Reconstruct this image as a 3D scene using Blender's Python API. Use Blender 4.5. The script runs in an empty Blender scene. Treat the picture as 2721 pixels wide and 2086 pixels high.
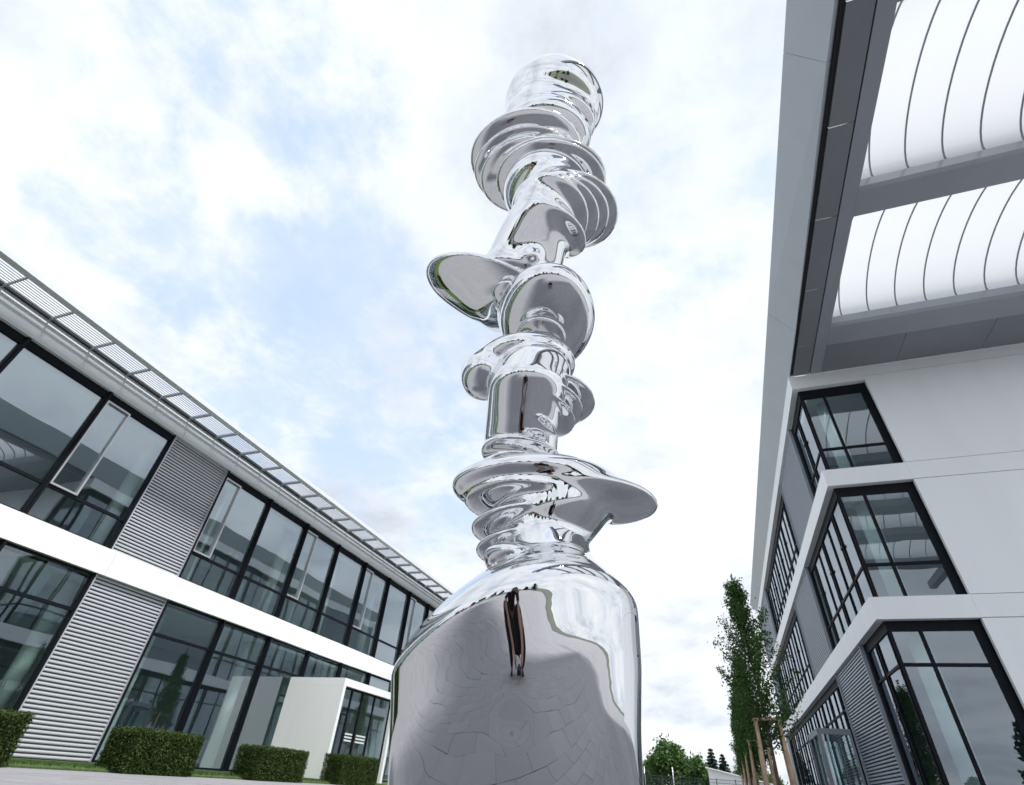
import bpy, math, random
import numpy as np
from mathutils import Matrix, Vector
R = math.radians
random.seed(7); rng = np.random.default_rng(7)
S = bpy.context.scene
COL = S.collection

# ------------------------------------------------------------------ camera
EYE = 0.25
Rm = [[0.9447221687, 0.3215738989, 0.0639550737],
      [-0.1527125733, 0.6041782061, -0.7820791972],
      [-0.2901365184, 0.7290808753, 0.6198886013]]
cam = bpy.data.cameras.new('camera'); co = bpy.data.objects.new('camera', cam); COL.objects.link(co)
cam.sensor_fit = 'HORIZONTAL'; cam.sensor_width = 36; cam.lens = 36 * 1324.03 / 2721
cam.clip_start = 0.02; cam.clip_end = 3000
m = Matrix(((Rm[0][0], -Rm[1][0], -Rm[2][0], 0), (Rm[0][1], -Rm[1][1], -Rm[2][1], 0), (Rm[0][2], -Rm[1][2], -Rm[2][2], EYE), (0, 0, 0, 1)))
co.matrix_world = m
cam.dof.use_dof = True; cam.dof.focus_distance = 3.6; cam.dof.aperture_fstop = 3.2
S.camera = co

# ------------------------------------------------------------------ sky
SUN_EL, SUN_AZ = R(63), R(114)          # azimuth clockwise from +Y
w = bpy.data.worlds.new('World'); S.world = w; w.use_nodes = True
nt = w.node_tree; N = nt.nodes; L = nt.links; N.clear()
out = N.new('ShaderNodeOutputWorld')
skyt = N.new('ShaderNodeTexSky'); skyt.sky_type = 'NISHITA'; skyt.sun_disc = False
skyt.sun_elevation = SUN_EL; skyt.sun_rotation = SUN_AZ
bg1 = N.new('ShaderNodeBackground'); bg1.inputs[1].default_value = 0.12
L.new(skyt.outputs[0], bg1.inputs[0])
bg2 = N.new('ShaderNodeBackground'); bg2.inputs[1].default_value = 1.0
mix = N.new('ShaderNodeMixShader')
tc = N.new('ShaderNodeTexCoord')
def vmath(op, a, b=None):
    n = N.new('ShaderNodeVectorMath'); n.operation = op
    for i, x in enumerate((a, b)):
        if x is None: continue
        if isinstance(x, (tuple, list)): n.inputs[i].default_value = x
        else: L.new(x, n.inputs[i])
    return n
def fmath(op, a, b=None, clamp=False):
    n = N.new('ShaderNodeMath'); n.operation = op; n.use_clamp = clamp
    for i, x in enumerate((a, b)):
        if x is None: continue
        if isinstance(x, (int, float)): n.inputs[i].default_value = x
        else: L.new(x, n.inputs[i])
    return n.outputs[0]
def noise(vec, scale, detail, rough, dist=0.0):
    n = N.new('ShaderNodeTexNoise'); n.inputs['Scale'].default_value = scale; n.inputs['Detail'].default_value = detail
    n.inputs['Roughness'].default_value = rough; n.inputs['Distortion'].default_value = dist
    L.new(vec, n.inputs['Vector']); return n
D = vmath('NORMALIZE', tc.outputs['Generated']).outputs[0]
# project the directions on a flat cloud deck so that clouds shrink towards the horizon
sep = N.new('ShaderNodeSeparateXYZ'); L.new(D, sep.inputs[0])
zc = fmath('ADD', fmath('MAXIMUM', sep.outputs[2], 0.0), 0.22)
comb = N.new('ShaderNodeCombineXYZ')
L.new(fmath('DIVIDE', sep.outputs[0], zc), comb.inputs[0]); L.new(fmath('DIVIDE', sep.outputs[1], zc), comb.inputs[1])
P = comb.outputs[0]
nA = noise(P, 1.9, 10, 0.64, 0.25); nB = noise(P, 6.5, 9, 0.62, 0.15); nC = noise(P, 1.1, 8, 0.58, 0.2)
warp = vmath('SUBTRACT', noise(D, 2.6, 5, 0.6).outputs['Color'], (0.5, 0.5, 0.5)).outputs[0]
wsc = N.new('ShaderNodeVectorMath'); wsc.operation = 'SCALE'; wsc.inputs['Scale'].default_value = 0.22; L.new(warp, wsc.inputs[0])
Dw = vmath('NORMALIZE', vmath('ADD', D, wsc.outputs[0]).outputs[0]).outputs[0]
# openings in the cloud cover: direction, angular radius (deg), depth
HOLES = [((-.551, .197, .811), 13, .60), ((-.473, .281, .835), 11, .45), ((-.721, .194, .665), 8, .65),
         ((-.662, .398, .636), 12, .80), ((-.564, .502, .655), 15, .95), ((-.533, .622, .573), 14, 1.0),
         ((-.654, .55, .52), 10, .85), ((-.464, .692, .554), 11, .85), ((-.393, .664, .637), 12, .8),
         ((-.069, .696, .714), 11, .38), ((-.128, .822, .554), 8, .30), ((-.45, .757, .474), 9, .75),
         ((-.716, .009, .698), 8, .45), ((.095, .39, .916), 26, .55), ((-.792, .244, .56), 7, .3),
         ((.35, -.45, .82), 20, .8), ((-.35, -.6, .7), 17, .7), ((.6, .1, .79), 14, .6), ((-.6, -.5, .6), 12, .8),
         ((.3, -.8, .5), 14, .7), ((-.95, -.1, .3), 14, .7)]
acc = None
for d, r, s in HOLES:
    dp = vmath('DOT_PRODUCT', Dw, d).outputs['Value']
    mr = N.new('ShaderNodeMapRange'); mr.interpolation_type = 'SMOOTHSTEP'
    mr.inputs['From Min'].default_value = math.cos(R(r * 1.45)); mr.inputs['From Max'].default_value = math.cos(R(r * 0.15))
    mr.inputs['To Min'].default_value = 0; mr.inputs['To Max'].default_value = s
    L.new(dp, mr.inputs['Value'])
    acc = mr.outputs[0] if acc is None else fmath('MAXIMUM', acc, mr.outputs[0])
nmix = fmath('ADD', fmath('MULTIPLY', nA.outputs['Fac'], 0.65), fmath('MULTIPLY', nB.outputs['Fac'], 0.35))
cl = fmath('ADD', acc, fmath('MULTIPLY', fmath('SUBTRACT', nmix, 0.5), 3.9))
opn = N.new('ShaderNodeMapRange'); opn.interpolation_type = 'SMOOTHSTEP'; L.new(cl, opn.inputs['Value'])
opn.inputs['From Min'].default_value = 0.36; opn.inputs['From Max'].default_value = 1.05; opn.inputs['To Max'].default_value = 0.78
# cloud colour: white with soft grey bellies, whiter high up on the left, greyer low down
cr = N.new('ShaderNodeValToRGB'); L.new(fmath('ADD', fmath('MULTIPLY', nC.outputs['Fac'], 0.6), fmath('MULTIPLY', nA.outputs['Fac'], 0.4)), cr.inputs[0])
cr.color_ramp.elements[0].position = 0.39; cr.color_ramp.elements[0].color = (0.38, 0.415, 0.465, 1)
cr.color_ramp.elements[1].position = 0.61; cr.color_ramp.elements[1].color = (0.655, 0.665, 0.68, 1)
e = cr.color_ramp.elements.new(0.485); e.color = (0.535, 0.565, 0.605, 1)
L.new(cr.outputs[0], bg2.inputs[0])
bgh = N.new('ShaderNodeBackground'); bgh.inputs[0].default_value = (0.44, 0.55, 0.70, 1); bgh.inputs[1].default_value = 1.0
blue = N.new('ShaderNodeMixShader'); blue.inputs[0].default_value = 0.62
L.new(bg1.outputs[0], blue.inputs[1]); L.new(bgh.outputs[0], blue.inputs[2])
L.new(fmath('MULTIPLY', opn.outputs[0], fmath('ADD', fmath('MULTIPLY', noise(P, 3.4, 8, .6, .2).outputs['Fac'], 1.1), 0.42), True), mix.inputs[0]); L.new(bg2.outputs[0], mix.inputs[1]); L.new(blue.outputs[0], mix.inputs[2])
L.new(mix.outputs[0], out.inputs[0])

sl = bpy.data.lights.new('sun', 'SUN'); sl.energy = 3.0; sl.angle = R(7); sl.color = (1, .975, .94)
so = bpy.data.objects.new('sun', sl); COL.objects.link(so)
sd = Vector((math.sin(SUN_AZ) * math.cos(SUN_EL), math.cos(SUN_AZ) * math.cos(SUN_EL), math.sin(SUN_EL)))
so.rotation_euler = sd.to_track_quat('Z', 'Y').to_euler(); so.location = (0, 0, 40)
vs = S.view_settings; vs.view_transform = 'Standard'; vs.look = 'None'; vs.exposure = 0.84; vs.gamma = 1; vs.use_curve_mapping = False
S.cycles.max_bounces = 10; S.cycles.glossy_bounces = 7; S.cycles.transparent_max_bounces = 16; S.cycles.diffuse_bounces = 4
S.cycles.caustics_reflective = False; S.cycles.caustics_refractive = False
S.cycles.sample_clamp_indirect = 6

# ------------------------------------------------------------------ materials
def mat(name, col, rough=0.5, metal=0.0, var=0.0, vscale=3.0, bump=0.0, bscale=40.0, spec=0.5, streak=False):
    m = bpy.data.materials.new(name); m.use_nodes = True
    n = m.node_tree.nodes; l = m.node_tree.links; b = n['Principled BSDF']
    b.inputs['Base Color'].default_value = (*col, 1); b.inputs['Roughness'].default_value = rough
    b.inputs['Metallic'].default_value = metal; b.inputs['Specular IOR Level'].default_value = spec
    if var or bump:
        t = n.new('ShaderNodeTexCoord'); mp = n.new('ShaderNodeMapping'); l.new(t.outputs['Object'], mp.inputs[0])
        if streak: mp.inputs['Scale'].default_value = (1, 1, 0.12)
    if var:
        x = n.new('ShaderNodeTexNoise'); x.inputs['Scale'].default_value = vscale; x.inputs['Detail'].default_value = 6; l.new(mp.outputs[0], x.inputs['Vector'])
        r = n.new('ShaderNodeValToRGB'); l.new(x.outputs['Fac'], r.inputs[0])
        r.color_ramp.elements[0].position = .3; r.color_ramp.elements[1].position = .7
        r.color_ramp.elements[0].color = (*[c * (1 - var) for c in col], 1); r.color_ramp.elements[1].color = (*[min(1, c * (1 + var)) for c in col], 1)
        l.new(r.outputs[0], b.inputs['Base Color'])
    if bump:
        x2 = n.new('ShaderNodeTexNoise'); x2.inputs['Scale'].default_value = bscale; x2.inputs['Detail'].default_value = 4; l.new(mp.outputs[0], x2.inputs['Vector'])
        bp = n.new('ShaderNodeBump'); bp.inputs['Strength'].default_value = bump; bp.inputs['Distance'].default_value = .02
        l.new(x2.outputs['Fac'], bp.inputs['Height']); l.new(bp.outputs[0], b.inputs['Normal'])
    return m
def leafmat(name, c1, c2, scale=1.2):
    m = bpy.data.materials.new(name); m.use_nodes = True
    n = m.node_tree.nodes; l = m.node_tree.links; b = n['Principled BSDF']
    g = n.new('ShaderNodeNewGeometry'); r = n.new('ShaderNodeValToRGB')
    l.new(g.outputs['Random Per Island'], r.inputs[0])
    r.color_ramp.elements[0].color = (*c1, 1); r.color_ramp.elements[1].color = (*c2, 1)
    l.new(r.outputs[0], b.inputs['Base Color']); b.inputs['Roughness'].default_value = .55; b.inputs['Specular IOR Level'].default_value = .3
    tr = n.new('ShaderNodeBsdfTranslucent'); l.new(r.outputs[0], tr.inputs[0])
    mx = n.new('ShaderNodeMixShader'); mx.inputs[0].default_value = .3
    l.new(b.outputs[0], mx.inputs[1]); l.new(tr.outputs[0], mx.inputs[2]); l.new(mx.outputs[0], n['Material Output'].inputs[0])
    return m
def glassmat(name, tint, ior, rough=0.0):
    m = bpy.data.materials.new(name); m.use_nodes = True
    n = m.node_tree.nodes; l = m.node_tree.links; n.remove(n['Principled BSDF'])
    f = n.new('ShaderNodeFresnel'); f.inputs[0].default_value = ior
    g = n.new('ShaderNodeBsdfGlossy'); g.inputs['Roughness'].default_value = rough; g.inputs['Color'].default_value = (.82, .91, 1, 1)
    t = n.new('ShaderNodeBsdfTransparent'); t.inputs[0].default_value = (*tint, 1)
    ge = n.new('ShaderNodeNewGeometry'); inv = n.new('ShaderNodeMath'); inv.operation = 'SUBTRACT'; inv.inputs[0].default_value = 1; l.new(ge.outputs['Backfacing'], inv.inputs[1])
    fm_ = n.new('ShaderNodeMath'); fm_.operation = 'MULTIPLY'; l.new(f.outputs[0], fm_.inputs[0]); l.new(inv.outputs[0], fm_.inputs[1])
    mx = n.new('ShaderNodeMixShader'); l.new(fm_.outputs[0], mx.inputs[0]); l.new(t.outputs[0], mx.inputs[1]); l.new(g.outputs[0], mx.inputs[2])
    l.new(mx.outputs[0], n['Material Output'].inputs[0])
    # slow waviness of float glass
    tcx = n.new('ShaderNodeTexCoord'); nz = n.new('ShaderNodeTexNoise'); nz.inputs['Scale'].default_value = .55; nz.inputs['Detail'].default_value = 1
    l.new(tcx.outputs['Object'], nz.inputs['Vector']); bp = n.new('ShaderNodeBump'); bp.inputs['Strength'].default_value = .12; bp.inputs['Distance'].default_value = .05
    l.new(nz.outputs['Fac'], bp.inputs['Height']); l.new(bp.outputs[0], g.inputs['Normal'])
    return m
M = {}
M['white'] = mat('white_panel', (.85, .86, .87), .42, var=.03, vscale=1.5, streak=True)
M['whiteR'] = mat('white_end_panel', (.86, .88, .91), .45, var=.035, vscale=.7, streak=True)
M['fasciaR'] = mat('canopy_aluminium', (.42, .46, .50), .38, var=.03, vscale=1.2)
M['fascia'] = mat('grey_aluminium', (.70, .74, .77), .75, var=.03, vscale=1.2, spec=.2)
M['darkmetal'] = mat('anthracite_frame', (.006, .008, .012), .6, spec=.15)
M['silver'] = mat('silver_frame', (.55, .56, .58), .35, metal=.6)
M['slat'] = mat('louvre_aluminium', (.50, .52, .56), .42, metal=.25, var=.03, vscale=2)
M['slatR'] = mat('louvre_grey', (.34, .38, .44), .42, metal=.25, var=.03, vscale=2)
M['backing'] = mat('louvre_backing', (.05, .055, .06), .7)
M['grille'] = mat('grille_aluminium', (.30, .33, .37), .5, metal=.1)
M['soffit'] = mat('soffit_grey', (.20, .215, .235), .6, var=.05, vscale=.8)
M['beam'] = mat('beam_grey', (.29, .31, .35), .5, var=.04, vscale=.8)
M['joint'] = mat('joint_black', (.01, .01, .012), .8)
M['rib'] = mat('rib_steel', (.27, .29, .32), .5, metal=.1)
M['glassL'] = glassmat('facade_glass', (.84, .91, .90), 3.9)
M['glassR'] = glassmat('facade_glass_dark', (.82, .89, .89), 2.9)
M['ceil'] = mat('ceiling_white', (.80, .85, .83), .8)
M['floorin'] = mat('floor_inside', (.34, .35, .34), .5)
M['room'] = mat('room_wall', (.42, .47, .47), .8, var=.1, vscale=.6)
M['colm'] = mat('column_white', (.74, .80, .78), .6)
M['paving'] = mat('paving_concrete', (.22, .22, .235), .75, var=.10, vscale=.7, bump=.25, bscale=60)
M['slab'] = mat('slab_concrete', (.225, .223, .238), .72, var=.07, vscale=1.3, bump=.25, bscale=70)
M['slab2'] = mat('slab_concrete_pale', (.24, .238, .25), .72, var=.07, vscale=1.3, bump=.25, bscale=70)
M['gap'] = mat('joint_soil', (.09, .09, .09), .9)
M['grass'] = mat('lawn_grass', (.065, .105, .028), .9, var=.3, vscale=14, bump=.8, bscale=120)
M['asphalt'] = mat('asphalt', (.05, .05, .052), .85, var=.1, bump=.3)
M['yew'] = leafmat('yew_needles', (.016, .035, .008), (.075, .115, .022))
M['hornbeam'] = leafmat('hornbeam_leaves', (.022, .070, .014), (.085, .185, .035))
M['broad'] = leafmat('broad_leaves', (.035, .085, .02), (.10, .18, .05))
M['spruce'] = leafmat('spruce_needles', (.010, .026, .018), (.03, .055, .035))
M['bark'] = mat('bark', (.11, .085, .06), .9, var=.3, vscale=12, bump=.6)
M['stake'] = mat('stake_wood', (.50, .35, .24), .75, var=.22, vscale=7, bump=.4)
M['core'] = mat('hedge_core', (.012, .02, .007), .95)
M['mesh'] = mat('fence_green', (.04, .07, .06), .6)
M['skin'] = mat('skin', (.30, .16, .11), .6)
M['cloth'] = mat('dark_clothes', (.012, .012, .016), .8)
M['trouser'] = mat('dark_trousers', (.02, .022, .03), .8)
M['hair'] = mat('dark_hair', (.02, .013, .01), .6)
M['blackp'] = mat('camera_black', (.012, .012, .012), .4)
M['tyre'] = mat('tyre', (.012, .012, .012), .8)
M['carglass'] = mat('car_glass', (.01, .012, .014), .05)
M['decal'] = mat('frosted_film', (.62, .68, .68), .6)
M['light'] = mat('lamp_white', (.8, .8, .78), .4)
M['red'] = mat('red_paint', (.45, .02, .02), .4)
mm = bpy.data.materials.new('polished_steel'); mm.use_nodes = True
b = mm.node_tree.nodes['Principled BSDF']; b.inputs['Base Color'].default_value = (.78, .785, .80, 1); b.inputs['Metallic'].default_value = 1; b.inputs['Roughness'].default_value = .012
_n = mm.node_tree.nodes; _l = mm.node_tree.links
_t = _n.new('ShaderNodeTexCoord'); _x = _n.new('ShaderNodeTexNoise'); _x.inputs['Scale'].default_value = 9; _x.inputs['Detail'].default_value = 2
_l.new(_t.outputs['Object'], _x.inputs['Vector']); _b = _n.new('ShaderNodeBump'); _b.inputs['Strength'].default_value = .014; _b.inputs['Distance'].default_value = .02
_l.new(_x.outputs['Fac'], _b.inputs['Height']); _l.new(_b.outputs[0], b.inputs['Normal'])
_y = _n.new('ShaderNodeTexNoise'); _y.inputs['Scale'].default_value = 3.5; _y.inputs['Detail'].default_value = 8; _y.inputs['Roughness'].default_value = .7; _l.new(_t.outputs['Object'], _y.inputs['Vector'])
_m = _n.new('ShaderNodeMapRange'); _m.inputs['From Min'].default_value = .45; _m.inputs['From Max'].default_value = .8; _m.inputs['To Min'].default_value = .008; _m.inputs['To Max'].default_value = .035
_l.new(_y.outputs['Fac'], _m.inputs['Value']); _l.new(_m.outputs[0], b.inputs['Roughness'])
M['steel'] = mm
mb = bpy.data.materials.new('etfe_membrane'); mb.use_nodes = True
n_ = mb.node_tree.nodes; l_ = mb.node_tree.links; n_.remove(n_['Principled BSDF'])
t1 = n_.new('ShaderNodeBsdfTransparent'); t1.inputs[0].default_value = (.95, .95, .95, 1)
t2 = n_.new('ShaderNodeBsdfTranslucent'); t2.inputs[0].default_value = (.40, .41, .425, 1)
g2 = n_.new('ShaderNodeBsdfGlossy'); g2.inputs['Roughness'].default_value = .15
x1 = n_.new('ShaderNodeMixShader'); x1.inputs[0].default_value = .85; x2 = n_.new('ShaderNodeMixShader'); x2.inputs[0].default_value = .05
l_.new(t1.outputs[0], x1.inputs[1]); l_.new(t2.outputs[0], x1.inputs[2]); l_.new(x1.outputs[0], x2.inputs[1]); l_.new(g2.outputs[0], x2.inputs[2])
l_.new(x2.outputs[0], n_['Material Output'].inputs[0]); M['membrane'] = mb

# ------------------------------------------------------------------ mesh helpers
def tag(o, label=None, cat=None, group=None, kind=None):
    if label: o['label'] = label
    if cat: o['category'] = cat
    if group: o['group'] = group
    if kind: o['kind'] = kind
    return o
def thing(name, loc, label, cat, group=None):
    o = bpy.data.objects.new(name, None); COL.objects.link(o); o.location = loc; o.empty_display_size = .3
    return tag(o, label, cat, group)
def rootloc(o):
    v = Vector((0, 0, 0))
    while o is not None: v = v + o.location; o = o.parent
    return v
class MB:
    def __init__(s): s.v = []; s.f = []
    def box(s, x0, x1, y0, y1, z0, z1):
        b = len(s.v)
        s.v += [(x0, y0, z0), (x1, y0, z0), (x1, y1, z0), (x0, y1, z0), (x0, y0, z1), (x1, y0, z1), (x1, y1, z1), (x0, y1, z1)]
        s.f += [tuple(b + i for i in q) for q in ((0, 3, 2, 1), (4, 5, 6, 7), (0, 1, 5, 4), (1, 2, 6, 5), (2, 3, 7, 6), (3, 0, 4, 7))]
        return s
    def prism(s, prof, a0, a1, fn):          # profile (p,q) swept from a0 to a1 ; fn(p,q,a)->xyz
        b = len(s.v); n = len(prof)
        s.v += [fn(p, q, a0) for p, q in prof] + [fn(p, q, a1) for p, q in prof]
        s.f += [(b + i, b + (i + 1) % n, b + n + (i + 1) % n, b + n + i) for i in range(n)]
        s.f += [tuple(b + i for i in reversed(range(n))), tuple(b + n + i for i in range(n))]
        return s
    def tube(s, pts, rad, seg=8, cap=True):
        b = len(s.v); n = len(pts); P_ = [Vector(p) for p in pts]
        rad = rad if hasattr(rad, '__len__') else [rad] * n
        for i, p in enumerate(P_):
            t = (P_[min(i + 1, n - 1)] - P_[max(i - 1, 0)]).normalized()
            a = t.cross(Vector((0, 0, 1)) if abs(t.z) < .9 else Vector((1, 0, 0))).normalized(); c = t.cross(a)
            for k in range(seg):
                th = 2 * math.pi * k / seg; s.v.append(tuple(p + (a * math.cos(th) + c * math.sin(th)) * rad[i]))
        for i in range(n - 1):
            for k in range(seg):
                s.f.append((b + i * seg + k, b + i * seg + (k + 1) % seg, b + (i + 1) * seg + (k + 1) % seg, b + (i + 1) * seg + k))
        if cap:
            s.f.append(tuple(b + k for k in reversed(range(seg)))); s.f.append(tuple(b + (n - 1) * seg + k for k in range(seg)))
        return s
    def build(s, name, material, parent=None, smooth=False, bevel=0):
        o0 = rootloc(parent) if parent else Vector((0, 0, 0))
        me = bpy.data.meshes.new(name); me.from_pydata([(x - o0.x, y - o0.y, z - o0.z) for x, y, z in s.v], [], s.f); me.update()
        me.materials.append(M[material] if isinstance(material, str) else material)
        if smooth: me.polygons.foreach_set('use_smooth', [True] * len(me.polygons))
        o = bpy.data.objects.new(name, me); COL.objects.link(o)
        if parent: o.parent = parent
        if bevel:
            bm_ = o.modifiers.new('bevel', 'BEVEL'); bm_.width = bevel; bm_.segments = 2; bm_.limit_method = 'ANGLE'
        return o
def box(name, material, parent, *a, bevel=0):
    return MB().box(*a).build(name, material, parent, bevel=bevel)
def inst(o, name, loc, parent=None):
    c = o.copy(); c.name = name; COL.objects.link(c); c.location = loc
    if parent: c.parent = parent
    return c
def cptree(o, parent=None):
    c = o.copy(); COL.objects.link(c)
    if parent is not None: c.parent = parent
    for ch in list(o.children): cptree(ch, c)
    return c

# ------------------------------------------------------------------ ground
g = MB(); g.v = [(-900, -900, -.03), (900, -900, -.03), (900, 900, -.03), (-900, 900, -.03)]; g.f = [(0, 1, 2, 3)]
M['field'] = mat('field_ground', (.07, .085, .05), .95, var=.3, vscale=.3)
tag(g.build('ground', 'field'), kind='structure')
SX0, SX1, SY0, SY1 = -8.4, 5.4, -9.0, 9.0
pv = MB()
for a in ((-10.3, SX0, -23.8, 60), (SX1, 60, -23.8, 60), (SX0, SX1, -23.8, SY0), (SX0, SX1, SY1, 60)):
    pv.box(a[0], a[1], a[2], a[3], -.06, -.001)
pave = tag(pv.build('pavement', 'paving'), kind='structure')
tag(MB().box(SX0, SX1, SY0, SY1, -.06, -.010).build('slab_bed', 'gap', pave))
SW, SD, GAP = .48, .24, .0017
cells_ = []
for j in range(int(round((SY1 - SY0) / SD))):
    off = (.24 if j % 2 else 0) + random.uniform(-.08, .08)
    for i in range(-1, int((SX1 - SX0) / SW) + 2):
        xa = max(SX0, SX0 + off + i * SW); xb = min(SX1, SX0 + off + (i + 1) * SW)
        if xb - xa < .08: continue
        y = SY0 + (j + .5) * SD; cells_.append((math.hypot((xa + xb) / 2 + .5, y - 1.0), xa, xb, y))
cells_.sort()
sp_ = [MB().box(-SW / 2 + GAP, SW / 2 - GAP, -SD / 2 + GAP, SD / 2 - GAP, -.05, 0).build('paving_slab', mk, pave) for mk in ('slab', 'slab2')]
used = [0, 0]; rest = MB()
for d_, xa, xb, y in cells_:
    if sum(used) < 300 and abs(xb - xa - SW) < .001:
        k = 0 if random.random() < .6 else 1
        q = sp_[k] if used[k] == 0 else inst(sp_[k], 'paving_slab', (0, 0, 0), pave)
        used[k] += 1; q.location = ((xa + xb) / 2, y, random.uniform(-.001, .001)); q.rotation_euler = (random.uniform(-.002, .002), random.uniform(-.002, .002), 0)
    else: rest.box(xa + GAP, xb - GAP, y - SD / 2 + GAP, y + SD / 2 - GAP, -.05, random.uniform(-.001, .001))
tag(rest.build('paving_slabs', 'slab', pave), kind='stuff')
lawn = MB()
lawn.prism([(-10.3, -.05), (-10.3, .025), (-10.45, .05), (-13.98, .07), (-13.98, -.05)], -13, 41, lambda p, q, a: (p, a, q))
tag(lawn.build('lawn', 'grass'), kind='structure')
tag(box('road', 'asphalt', None, -60, 60, -36, -24, -.05, -.015), kind='structure')
def leaf_quads(P_, size, asp=.6, jitter=1.0, up=0.0):
    n = len(P_); a = rng.normal(size=(n, 3)); a[:, 2] += up; a /= np.linalg.norm(a, axis=1, keepdims=True)
    b_ = rng.normal(size=(n, 3)); b_ -= (b_ * a).sum(1, keepdims=True) * a; b_ /= np.linalg.norm(b_, axis=1, keepdims=True)
    s = size * rng.uniform(.6, 1.3, (n, 1))
    t = a * s; q = b_ * s * asp
    V = np.stack([P_ - t, P_ + q * .8, P_ + t, P_ - q * .8], 1).reshape(-1, 3)
    return V
def quadmesh(name, V, material, parent=None):
    n = len(V) // 4; me = bpy.data.meshes.new(name)
    me.vertices.add(len(V)); me.vertices.foreach_set('co', V.astype(np.float32).ravel())
    me.loops.add(n * 4); me.loops.foreach_set('vertex_index', np.arange(n * 4, dtype=np.int32))
    me.polygons.add(n); me.polygons.foreach_set('loop_start', np.arange(0, n * 4, 4, dtype=np.int32))
    me.update(); me.validate(); me.materials.append(M[material])
    o = bpy.data.objects.new(name, me); COL.objects.link(o)
    if parent: o.parent = parent
    return o
# blades of grass along the visible strip of lawn
gp = np.stack([rng.uniform(-12.9, -10.28, 30000), rng.uniform(5, 18, 30000), np.full(30000, .055)], 1)
V = leaf_quads(gp, .035, .18, up=2.2); tag(quadmesh('grass', V, 'broad'), 'short bright green grass blades along the glass facade', 'grass', kind='stuff')

# ------------------------------------------------------------------ left office building
FX = -14.0
LB = thing('office_building', (FX, 14, 0), 'long two-storey white office building with slatted louvre panels, behind the clipped hedges', 'building')
MOD = 2.145
YA, YB = -12.0, 41.0
GX = FX - .16
def along(z0, z1, xa, xb, y0, y1, name, material, n, gap=.008):
    L_ = (y1 - y0) / n
    for i in range(n): box(name, material, LB, xa, xb, y0 + i * L_ + gap / 2, y0 + (i + 1) * L_ - gap / 2, z0, z1)
# seams of the cladding at y = 8.6 and every 10.75 m from there
seams = [YA, 8.6 - 10.75, 8.6, 19.35, 30.1, YB]
for a, b_ in zip(seams[:-1], seams[1:]):
    # eave fascia with a soft curve, band between the storeys
    MB().prism([(FX - .30, 8.50), (FX - .02, 8.50), (FX + .03, 8.30), (FX + .045, 8.08), (FX + .03, 7.92), (FX, 7.87), (FX - .30, 7.87)], a + .004, b_ - .004,
               lambda p, q, y: (p, y, q)).build('fascia_panel', 'fascia', LB)
    box('storey_band', 'white', LB, FX - .5, FX, a + .004, b_ - .004, 3.76, 4.36)
box('joint_strip', 'joint', LB, FX - .5, FX + .045, YA, YB, 8.503, 8.58)
box('roof_slab', 'fascia', LB, FX - 12, FX - .31, YA, YB, 8.0, 8.49)
box('eave_plate', 'fascia', LB, -13.07, -12.86, YA, YB, 8.46, 8.60)
gs = MB().box(-.035, .035, YA + .01 - 14, YB - .01 - 14, -.006, .006).build('grille_slat', 'grille', None)
gs.parent = LB
for i, x in enumerate(np.linspace(-13.89, -13.13, 9)):
    q = gs if i == 0 else inst(gs, 'grille_slat', (0, 0, 0), LB)
    q.location = (x - FX, 0, 8.50); q.rotation_euler = (0, R(28), 0)
gc = box('grille_crossbar', 'grille', LB, FX + .05, -13.06, 3.085, 3.107, 8.44, 8.55)
k = -14
while 3.1 + 1.075 * k < YB:
    if k: inst(gc, 'grille_crossbar', (0, 1.075 * k, 0), LB)
    k += 1
# bays
bays = [i for i in range(-10, 16)]
def bay_y(i): return 4.165 + MOD * i, 4.165 + MOD * (i + 1)      # bay 2 (8.455-10.6) carries the louvres
slu = MB().prism([(0, 0), (.045, -.012), (.05, .008), (.045, .03), (0, .064)], 0.03, MOD - .03, lambda p, q, y: (p, y, q)).build('louvre_slat', 'slat', None)
sldata = slu.data; bpy.data.objects.remove(slu)
def louvre(par, data, loc, z0, z1, pitch, axis_y=True):
    z = z0
    while z + .06 < z1:
        o = bpy.data.objects.new('louvre_slat', data); COL.objects.link(o); o.parent = par
        o.location = Vector((loc[0], loc[1], z)) - rootloc(par); z += pitch
def window(par, y0, y1, z0, z1, zt, head, sash=None, skip_lower=False):
    """one glazed bay facing +x in the plane GX : dark frame, panes, sometimes a silver sash"""
    f = MB(); w = .05
    f.box(GX - .04, GX + .10, y0, y0 + w, z0, z1); f.box(GX - .04, GX + .10, y1 - w, y1, z0, z1)
    f.box(GX - .04, GX + .05, y0 + w, y1 - w, z1 - head, z1); f.box(GX - .04, GX + .05, y0 + w, y1 - w, z0, z0 + .05)
    f.box(GX - .03, GX + .045, y0 + w, y1 - w, zt - .035, zt + .035)
    o = f.build('window', 'darkmetal', par)
    box('pane', 'glassL', o, GX - .012, GX, y0 + w, y1 - w, z0 + .05, zt - .035)
    box('pane', 'glassL', o, GX - .012, GX, y0 + w, y1 - w, zt + .035, z1 - head)
    if sash:
        a, b_ = sash; q = MB(); zb, zu = zt + .04, z1 - head + .0; s = .045
        q.box(GX + .003, GX + .075, a, a + s, zb, zu); q.box(GX + .003, GX + .075, b_ - s, b_, zb, zu)
        q.box(GX + .003, GX + .075, a + s, b_ - s, zb, zb + s); q.box(GX + .003, GX + .075, a + s, b_ - s, zu - s, zu)
        q.build('opening_sash', 'silver', o)
    return o
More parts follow.
